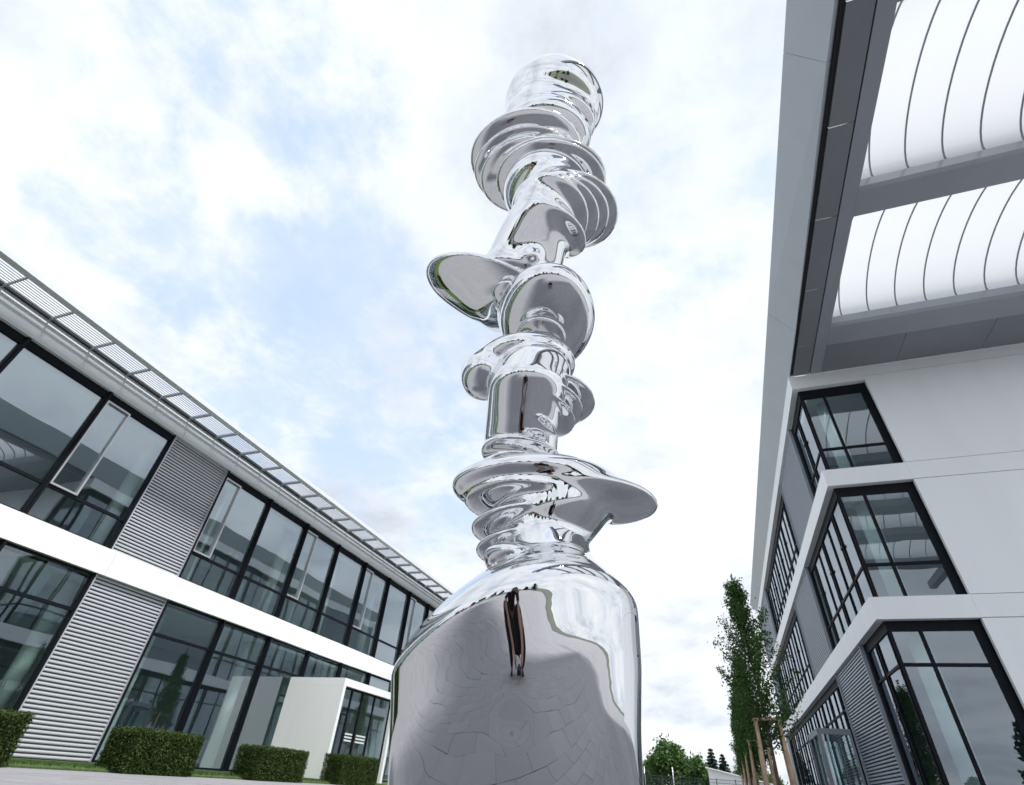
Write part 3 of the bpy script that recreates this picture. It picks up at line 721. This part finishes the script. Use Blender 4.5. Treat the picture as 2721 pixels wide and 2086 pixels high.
# ------------------------------------------------------------------ trees
def hornbeam(x, y, h, seed, label):
    r_ = np.random.default_rng(seed)
    t = thing('hornbeam_tree', (x, y, 0), label, 'tree', 'young hornbeam trees staked along the right building')
    tr = MB(); lean = -.13; pts = [(x + lean * z / h + .03 * math.sin(z * 1.3 + seed), y + .02 * math.cos(z), z) for z in np.linspace(0, h * .93, 12)]
    tr.tube(pts, list(np.linspace(.055, .008, 12)), 8)
    clusters = []
    nb_ = 60
    for i in range(nb_):
        z = 1.75 + (h - 2.15) * (i / nb_) ** 1.1; fr = (z - 1.3) / (h - 1.3)
        L_ = ((1.95 if seed == 11 else 1.05) * (1 - fr) ** .95 + .05) * r_.uniform(.5, 1.2)
        th = i * 2.4 + r_.uniform(-.4, .4); el = R(34 + 30 * fr)
        p0 = np.array([x + lean * z / h, y, z - .25]); d = np.array([math.cos(th) * math.cos(el), math.sin(th) * math.cos(el), math.sin(el)])
        ln = L_ / math.cos(el) * .8
        ln = min(ln, (h - z) * .8 + .35)
        q = [p0 + d * ln * s + np.array([0, 0, .12 * s * s]) for s in (0, .33, .66, 1)]
        tr.tube([tuple(a) for a in q], [.018, .012, .008, .004], 5)
        for s in np.linspace(.15, 1.0, 15):
            c = p0 + d * ln * s + np.array([0, 0, .12 * s * s]); sp = .105 * (1.3 - .6 * s)
            k = int(r_.uniform(6, 26)); clusters.append(c + r_.normal(size=(k, 3)) * np.array([sp, sp, sp * .9]))
    k = 160; zz = r_.uniform(h * .80, h, k); clusters.append(np.stack([x + lean + r_.normal(0, .09, k) * (h * 1.03 - zz) / (h * .2), y + r_.normal(0, .09, k) * (h * 1.03 - zz) / (h * .2), zz], 1))
    P_ = np.concatenate(clusters); global rng; keep = rng; rng = r_
    tr.build('trunk', 'bark', t, smooth=True)
    quadmesh('crown', leaf_quads(P_, .043, .62) - np.array(t.location), 'hornbeam', t); rng = keep
    return t
rowY = [18.45, 25.0, 31.3, 37.6, 43.9]
lab = ['tallest young hornbeam tree, nearest, rising from the front wooden stake frame', 'second young hornbeam in the row, half hidden behind the nearest one',
       'third young hornbeam of the row, small, behind the second', 'fourth young hornbeam of the row, low behind the stakes', 'farthest young hornbeam of the row along the building']
lab2 = ['nearest and largest wooden tree stake frame', 'second wooden tree stake frame from the front', 'third wooden tree stake frame from the front', 'fourth wooden tree stake frame, small', 'farthest wooden tree stake frame of the row']
for i, y in enumerate(rowY):
    x = 1.31 - .02 * i
    hornbeam(x, y, (6.4 if i == 0 else 5.7 - .15 * (i % 3)), 11 + i, lab[i])
    t = thing('stake_frame', (x, y, 0), lab2[i], 'tree stakes', 'wooden stake frames around the young trees')
    a = .30; ht = 2.2
    for sx, sy in ((-1, -1), (1, -1), (1, 1), (-1, 1)):
        MB().tube([(x + sx * (a + .05), y + sy * (a + .05), 0), (x + sx * a, y + sy * a, ht)], .05, 10).build('post', 'stake', t, smooth=True)
    for sy in (-1, 1): MB().tube([(x - a - .08, y + sy * a, ht + .01), (x + a + .08, y + sy * a, ht + .03)], .036, 8).build('rail', 'stake', t, smooth=True)
    for sx in (-1, 1): MB().tube([(x + sx * a, y - a, ht - .06), (x + sx * a, y + a, ht - .05)], .034, 8).build('rail', 'stake', t, smooth=True)

def crown_tree(name, x, y, h, r, n, seed, label, material='broad', leaf=.22, group=None, conifer=False):
    r_ = np.random.default_rng(seed); t = thing(name, (x, y, 0), label, 'tree', group)
    MB().tube([(x, y, 0), (x, y, h * (.95 if conifer else .6))], [r * .06 + .05, .03], 7).build('trunk', 'bark', t, smooth=True)
    cl_ = []
    if conifer:
        for i in range(16):
            f_ = i / 16; z = h * (.10 + .86 * f_); L_ = r * (1 - f_) ** .9 + .1
            for k in range(9):
                th = r_.uniform(0, 6.28)
                for s in np.linspace(.1, 1, 5):
                    cl_.append(np.array([x + math.cos(th) * L_ * s, y + math.sin(th) * L_ * s, z - .18 * L_ * s]) + r_.normal(size=(max(2, int(n / 16 / 45)), 3)) * np.array([.16, .16, .10]) * L_ * .8)
    else:
        for i in range(34):
            d = r_.normal(size=3); d /= np.linalg.norm(d); d[2] = d[2] if d[2] > -.4 else -d[2]
            c = np.array([x, y, h * .47]) + d * np.array([r * .80, r * .80, h * .44]) * r_.uniform(.45, 1)
            cl_.append(c + r_.normal(size=(n // 34, 3)) * r * .19)
    global rng; keep = rng; rng = r_
    quadmesh('crown', leaf_quads(np.concatenate(cl_), leaf, .6) - np.array(t.location), material, t); rng = keep
    return t
def at(azd, dist): return dist * math.sin(R(azd)), dist * math.cos(R(azd))
# behind the square, right of the sculpture
x, y = at(-4.5, 78); crown_tree('broadleaf_tree', x, y, 6.1, 2.6, 9000, 31, 'round bright green broadleaf tree beyond the mesh fence, right of the sculpture')
x, y = at(-6.3, 84); crown_tree('broadleaf_tree', x, y, 4.9, 1.8, 5000, 32, 'lower green tree partly hidden by the right edge of the sculpture')
x, y = at(-2.3, 74); crown_tree('broadleaf_tree', x, y, 4.4, 1.5, 4000, 33, 'small leafy bush-like tree just left of the dark spruces')
x, y = at(-1.05, 110); crown_tree('spruce_tree', x, y, 8.2, 2.1, 6000, 34, 'taller dark pointed spruce on the skyline', 'spruce', .2, conifer=True)
x, y = at(-.13, 112); crown_tree('spruce_tree', x, y, 7.6, 2.2, 6000, 35, 'shorter dark pointed spruce next to the white roof', 'spruce', .2, conifer=True)
x, y = at(1.3, 100); crown_tree('broadleaf_tree', x, y, 4.7, 2.4, 5000, 36, 'pale green tree seen between the spruces and the stakes')
for i, (a, d, h, r) in enumerate([(-9.5, 90, 5, 3), (3.2, 90, 4.2, 2.4)]):
    x, y = at(a, d); crown_tree('broadleaf_tree', x, y, h, r, 4000, 40 + i, ['tree hidden behind the base of the sculpture', 'green tree low behind the row of stakes beside the right building'][i])
# white sloping roof
x, y = at(-1.5, 62)
SR = thing('white_hall', (x + 1.5, y, 0), 'low white hall with a plain sloping roof beyond the fence', 'building')
MB().prism([(x, 0), (x, 2.82), (x + 7.5, 1.55), (x + 7.5, 0)], y, y + 8, lambda p, q, a: (p, a, q)).build('wall', 'white', SR)
MB().prism([(x - .2, 2.88), (x - .2, 2.96), (x + 7.6, 1.63), (x + 7.6, 1.55)], y - .3, y + 8.3, lambda p, q, a: (p, a, q)).build('roof', 'white', SR)
# mesh fence
FN = thing('mesh_fence', (-3, 47, 0), 'green wire mesh fence with thin posts across the back of the square', 'fence')
for k in range(11):
    x = -9.5 + 1.25 * k
    box('post', 'mesh', FN, x - .03, x + .03, 46.97, 47.03, 0, 1.68)
    if k < 10:
        w_ = MB()
        for z in np.linspace(.1, 1.6, 9): w_.box(x + .03, x + 1.22, 46.992, 47.008, z, z + .022)
        for q in np.linspace(x + .08, x + 1.17, 14): w_.box(q, q + .012, 47.009, 47.02, .05, 1.66)
        w_.build('mesh_panel', 'mesh', FN)
for i, (a, d, h) in enumerate([(-7.15, 52, 2.75), (-6.95, 52, 2.3), (-4.5, 50, 2.3)]):
    x, y = at(a, d); o = MB().tube([(x, y, 0), (x, y, h)], [.045, .03], 8).build('light_pole', 'silver', None, smooth=True)
    tag(o, ['tallest slim pale pole at the right edge of the sculpture', 'shorter slim pole beside the tallest one', 'thin dark pole in front of the round green tree'][i], 'pole', None)

# ------------------------------------------------------------------ what stands behind the viewer and shows in the polished steel
def car(x, y, rz, colr, label):
    mk = 'car_paint_' + label.split()[0]
    if mk not in M: M[mk] = mat(mk, colr, .25)
    t = thing('parked_car', (x, y, 0), label, 'car', 'cars parked behind the viewer'); t.rotation_euler = (0, 0, rz)
    def add(mb_, nm, mt, par, sm=False, bv=0):
        me = bpy.data.meshes.new(nm); me.from_pydata(mb_.v, [], mb_.f); me.materials.append(M[mt]); o = bpy.data.objects.new(nm, me); COL.objects.link(o); o.parent = par
        if bv: q = o.modifiers.new('bevel', 'BEVEL'); q.width = bv; q.segments = 2
        return o
    pr = [(-2.1, .30), (-2.15, .62), (-2.0, .88), (-1.0, .97), (1.1, .98), (2.0, .93), (2.15, .70), (2.12, .30)]
    add(MB().prism(pr, -.86, .86, lambda p, q, a: (p, a, q)), 'body', mk, t, bv=.06)
    cb = MB(); lowp = [(-1.05, .965), (1.45, .965)]; b0 = [(-1.05, -.78, .965), (1.5, -.78, .965), (1.5, .78, .965), (-1.05, .78, .965), (-.35, -.6, 1.42), (1.0, -.6, 1.42), (1.0, .6, 1.42), (-.35, .6, 1.42)]
    cb.v = b0; cb.f = [(0, 1, 5, 4), (1, 2, 6, 5), (2, 3, 7, 6), (3, 0, 4, 7), (0, 3, 2, 1)]; add(cb, 'windows', 'carglass', t)
    add(MB().box(-.33, .98, -.6, .6, 1.421, 1.47), 'roof', mk, t, bv=.03)
    for sx in (-1.3, 1.3):
        for sy in (-.80, .80):
            wh = MB().tube([(sx, sy - .1, .31), (sx, sy + .1, .31)], .31, 16); add(wh, 'wheel', 'tyre', t)
    for sy in (-.6, .6): add(MB().box(-2.17, -2.1, sy - .16, sy + .16, .62, .76), 'headlight', 'light', t)
cols = [((.5, .5, .52), 'silver'), ((.02, .02, .025), 'black'), ((.4, .02, .02), 'red'), ((.03, .06, .2), 'blue'), ((.7, .7, .7), 'white'), ((.1, .1, .11), 'grey')]
for i in range(14):
    c, nm = cols[(i * 5 + i // 3) % 6]
    car(-29 + 3.1 * i, -27.5, R(90) + random.uniform(-.03, .03), c, nm + ' parked car behind the viewer with this many cars west of it: ' + ['none', 'one', 'two', 'three', 'four', 'five', 'six', 'seven', 'eight', 'nine', 'ten', 'eleven', 'twelve', 'thirteen'][i])
for i in range(12):
    crown_tree('spruce_tree' if i % 3 else 'broadleaf_tree', -50 + 7.5 * i + random.uniform(-4, 4), -46 + random.uniform(-6, 6), random.uniform(3.5, 9.5), random.uniform(2, 3), 2500, 60 + i,
               ('dark spruce' if i % 3 else 'leafy tree') + ' behind the parked cars with this many trees west of it: ' + ['none', 'one', 'two', 'three', 'four', 'five', 'six', 'seven', 'eight', 'nine', 'ten', 'eleven'][i], 'broad' if i % 3 == 0 else 'spruce', .35, 'trees behind the viewer', conifer=bool(i % 3))

# photographer crouching behind the camera, seen only as a reflection
PH = thing('person', (.18, -.75, 0), 'person in dark clothes crouching with bare forearms, holding a camera low over the paving', 'person')
def skin_body(name, V_, E_, Rr, material, parent, root=0, sub=2):
    me = bpy.data.meshes.new(name); o0 = rootloc(parent)
    me.from_pydata([tuple(Vector(v) - o0) for v in V_], E_, []); me.update(); o = bpy.data.objects.new(name, me); COL.objects.link(o); o.parent = parent
    me.materials.append(M[material]); o.modifiers.new('skin', 'SKIN'); 
    for i, r_ in enumerate(Rr):
        sv = me.skin_vertices[0].data[i]; sv.radius = (r_, r_) if not hasattr(r_, '__len__') else r_; sv.use_root = (i == root)
    s_ = o.modifiers.new('sub', 'SUBSURF'); s_.levels = sub; s_.render_levels = sub
    return o
hp = Vector((.18, -.75, 0)); fwd_ = Vector((-.22, .975, 0)).normalized(); rt = Vector((fwd_.y, -fwd_.x, 0))
def pp(r, f, z): return tuple(hp + rt * r + fwd_ * f + Vector((0, 0, z)))
BV = [pp(0, -.10, .36), pp(0, -.02, .52), pp(0, .08, .72), pp(0, .15, .86), pp(0, .21, .95), pp(0, .26, 1.05), pp(0, .30, 1.14)]
BR = [.125, .12, .145, .08, .055, .088, .075]
BE_ = [(i, i + 1) for i in range(6)]
def chain(start, pts, rads):
    for p_, r_ in zip(pts, rads):
        BV.append(p_); BR.append(r_); BE_.append((start, len(BV) - 1)); start = len(BV) - 1
    return start
wr = {}
camp = Vector((0, 0, EYE))
for s in (-1, 1):
    chain(0, [pp(s * .12, -.08, .34), pp(s * .27, .30, .50), pp(s * .24, .12, .25), pp(s * .21, -.02, .09), pp(s * .22, .10, .05), pp(s * .23, .19, .04)], [.095, .07, .058, .042, .040, .03])
    sh = chain(2, [pp(s * .17, .12, .80)], [.062])
    hand = camp + Vector((.16 * 0, 0, 0)) + rt * (s * .085) + fwd_ * (-.10)
    el_ = pp(s * .24, .30, .52)
    wrist = tuple(hand + Vector((0, 0, .02)) - fwd_ * .09 + rt * s * .03)
    e_ = chain(sh, [el_, wrist], [.046, .030])
    palm = chain(e_, [tuple(hand + rt * s * .01 - fwd_ * .01)], [.030])
    for k in range(4):
        a = hand + Vector((0, 0, .030 - .021 * k)) + rt * s * .012
        ln = (.030, .034, .032, .026)[k]
        chain(palm, [tuple(a + fwd_ * .018), tuple(a + fwd_ * (.018 + ln) - rt * s * .004), tuple(a + fwd_ * (.030 + ln) - rt * s * .022)], [.0095, .009, .008])
    chain(palm, [tuple(hand + Vector((0, 0, .045)) - rt * s * .004), tuple(hand + Vector((0, 0, .062)) - rt * s * .022 + fwd_ * .01)], [.011, .009])
skin_body('body', BV, BE_, BR, 'skin', PH)
# face: nose, ears, hair
MB().tube([pp(0, .345, 1.10), pp(0, .372, 1.075), pp(0, .352, 1.065)], [.008, .014, .010], 8).build('nose', 'skin', PH, smooth=True)
for s in (-1, 1): MB().tube([pp(s * .086, .27, 1.11), pp(s * .094, .26, 1.09), pp(s * .086, .265, 1.06)], [.008, .014, .008], 8).build('ear', 'skin', PH, smooth=True)
skin_body('hair', [pp(0, .17, 1.04), pp(0, .22, 1.14), pp(0, .29, 1.19)], [(0, 1), (1, 2)], [.070, .088, .070], 'hair', PH)
skin_body('sweater', [pp(0, -.10, .38), pp(0, -.02, .53), pp(0, .08, .73), pp(0, .14, .84), pp(-.175, .12, .80), pp(-.24, .29, .54), pp(.175, .12, .80), pp(.24, .29, .54)],
          [(0, 1), (1, 2), (2, 3), (2, 4), (4, 5), (2, 6), (6, 7)], [.145, .145, .168, .095, .08, .062, .08, .062], 'cloth', PH)
TV = [pp(0, -.10, .35)]; TE = []; TR = [.14]
for s in (-1, 1):
    st_ = 0
    for p_, r_ in ((pp(s * .12, -.08, .34), .112), (pp(s * .27, .30, .50), .083), (pp(s * .24, .12, .25), .072), (pp(s * .21, -.01, .11), .055)):
        TV.append(p_); TR.append(r_); TE.append((st_, len(TV) - 1)); st_ = len(TV) - 1
skin_body('trousers', TV, TE, TR, 'trouser', PH)
for s in (-1, 1): skin_body('shoe', [pp(s * .21, -.05, .05), pp(s * .22, .08, .045), pp(s * .235, .20, .035)], [(0, 1), (1, 2)], [.05, .05, .035], 'blackp', PH)
# the hand-held camera, just behind the viewpoint
fv = Vector(Rm[2]); rv = Vector(Rm[0]); uv = -Vector(Rm[1]); cp = Vector((0, 0, EYE))
HC = thing('hand_camera', tuple(cp - fv * .09), 'black hand-held camera with a short wide lens, held low by the crouching person', 'camera')
mbc = MB().box(-.066, .066, -.045, .045, -.035, .035); mbc.box(-.025, .025, .045, .062, -.03, .03)
mbc.v = [tuple(cp - fv * .115 + rv * a + uv * b2 + fv * c) for a, b2, c in mbc.v]; mbc.build('camera_body', 'blackp', HC, bevel=.006)
MB().tube([tuple(cp - fv * .08), tuple(cp - fv * .02)], [.036, .038], 20).build('lens', 'blackp', HC, smooth=False)
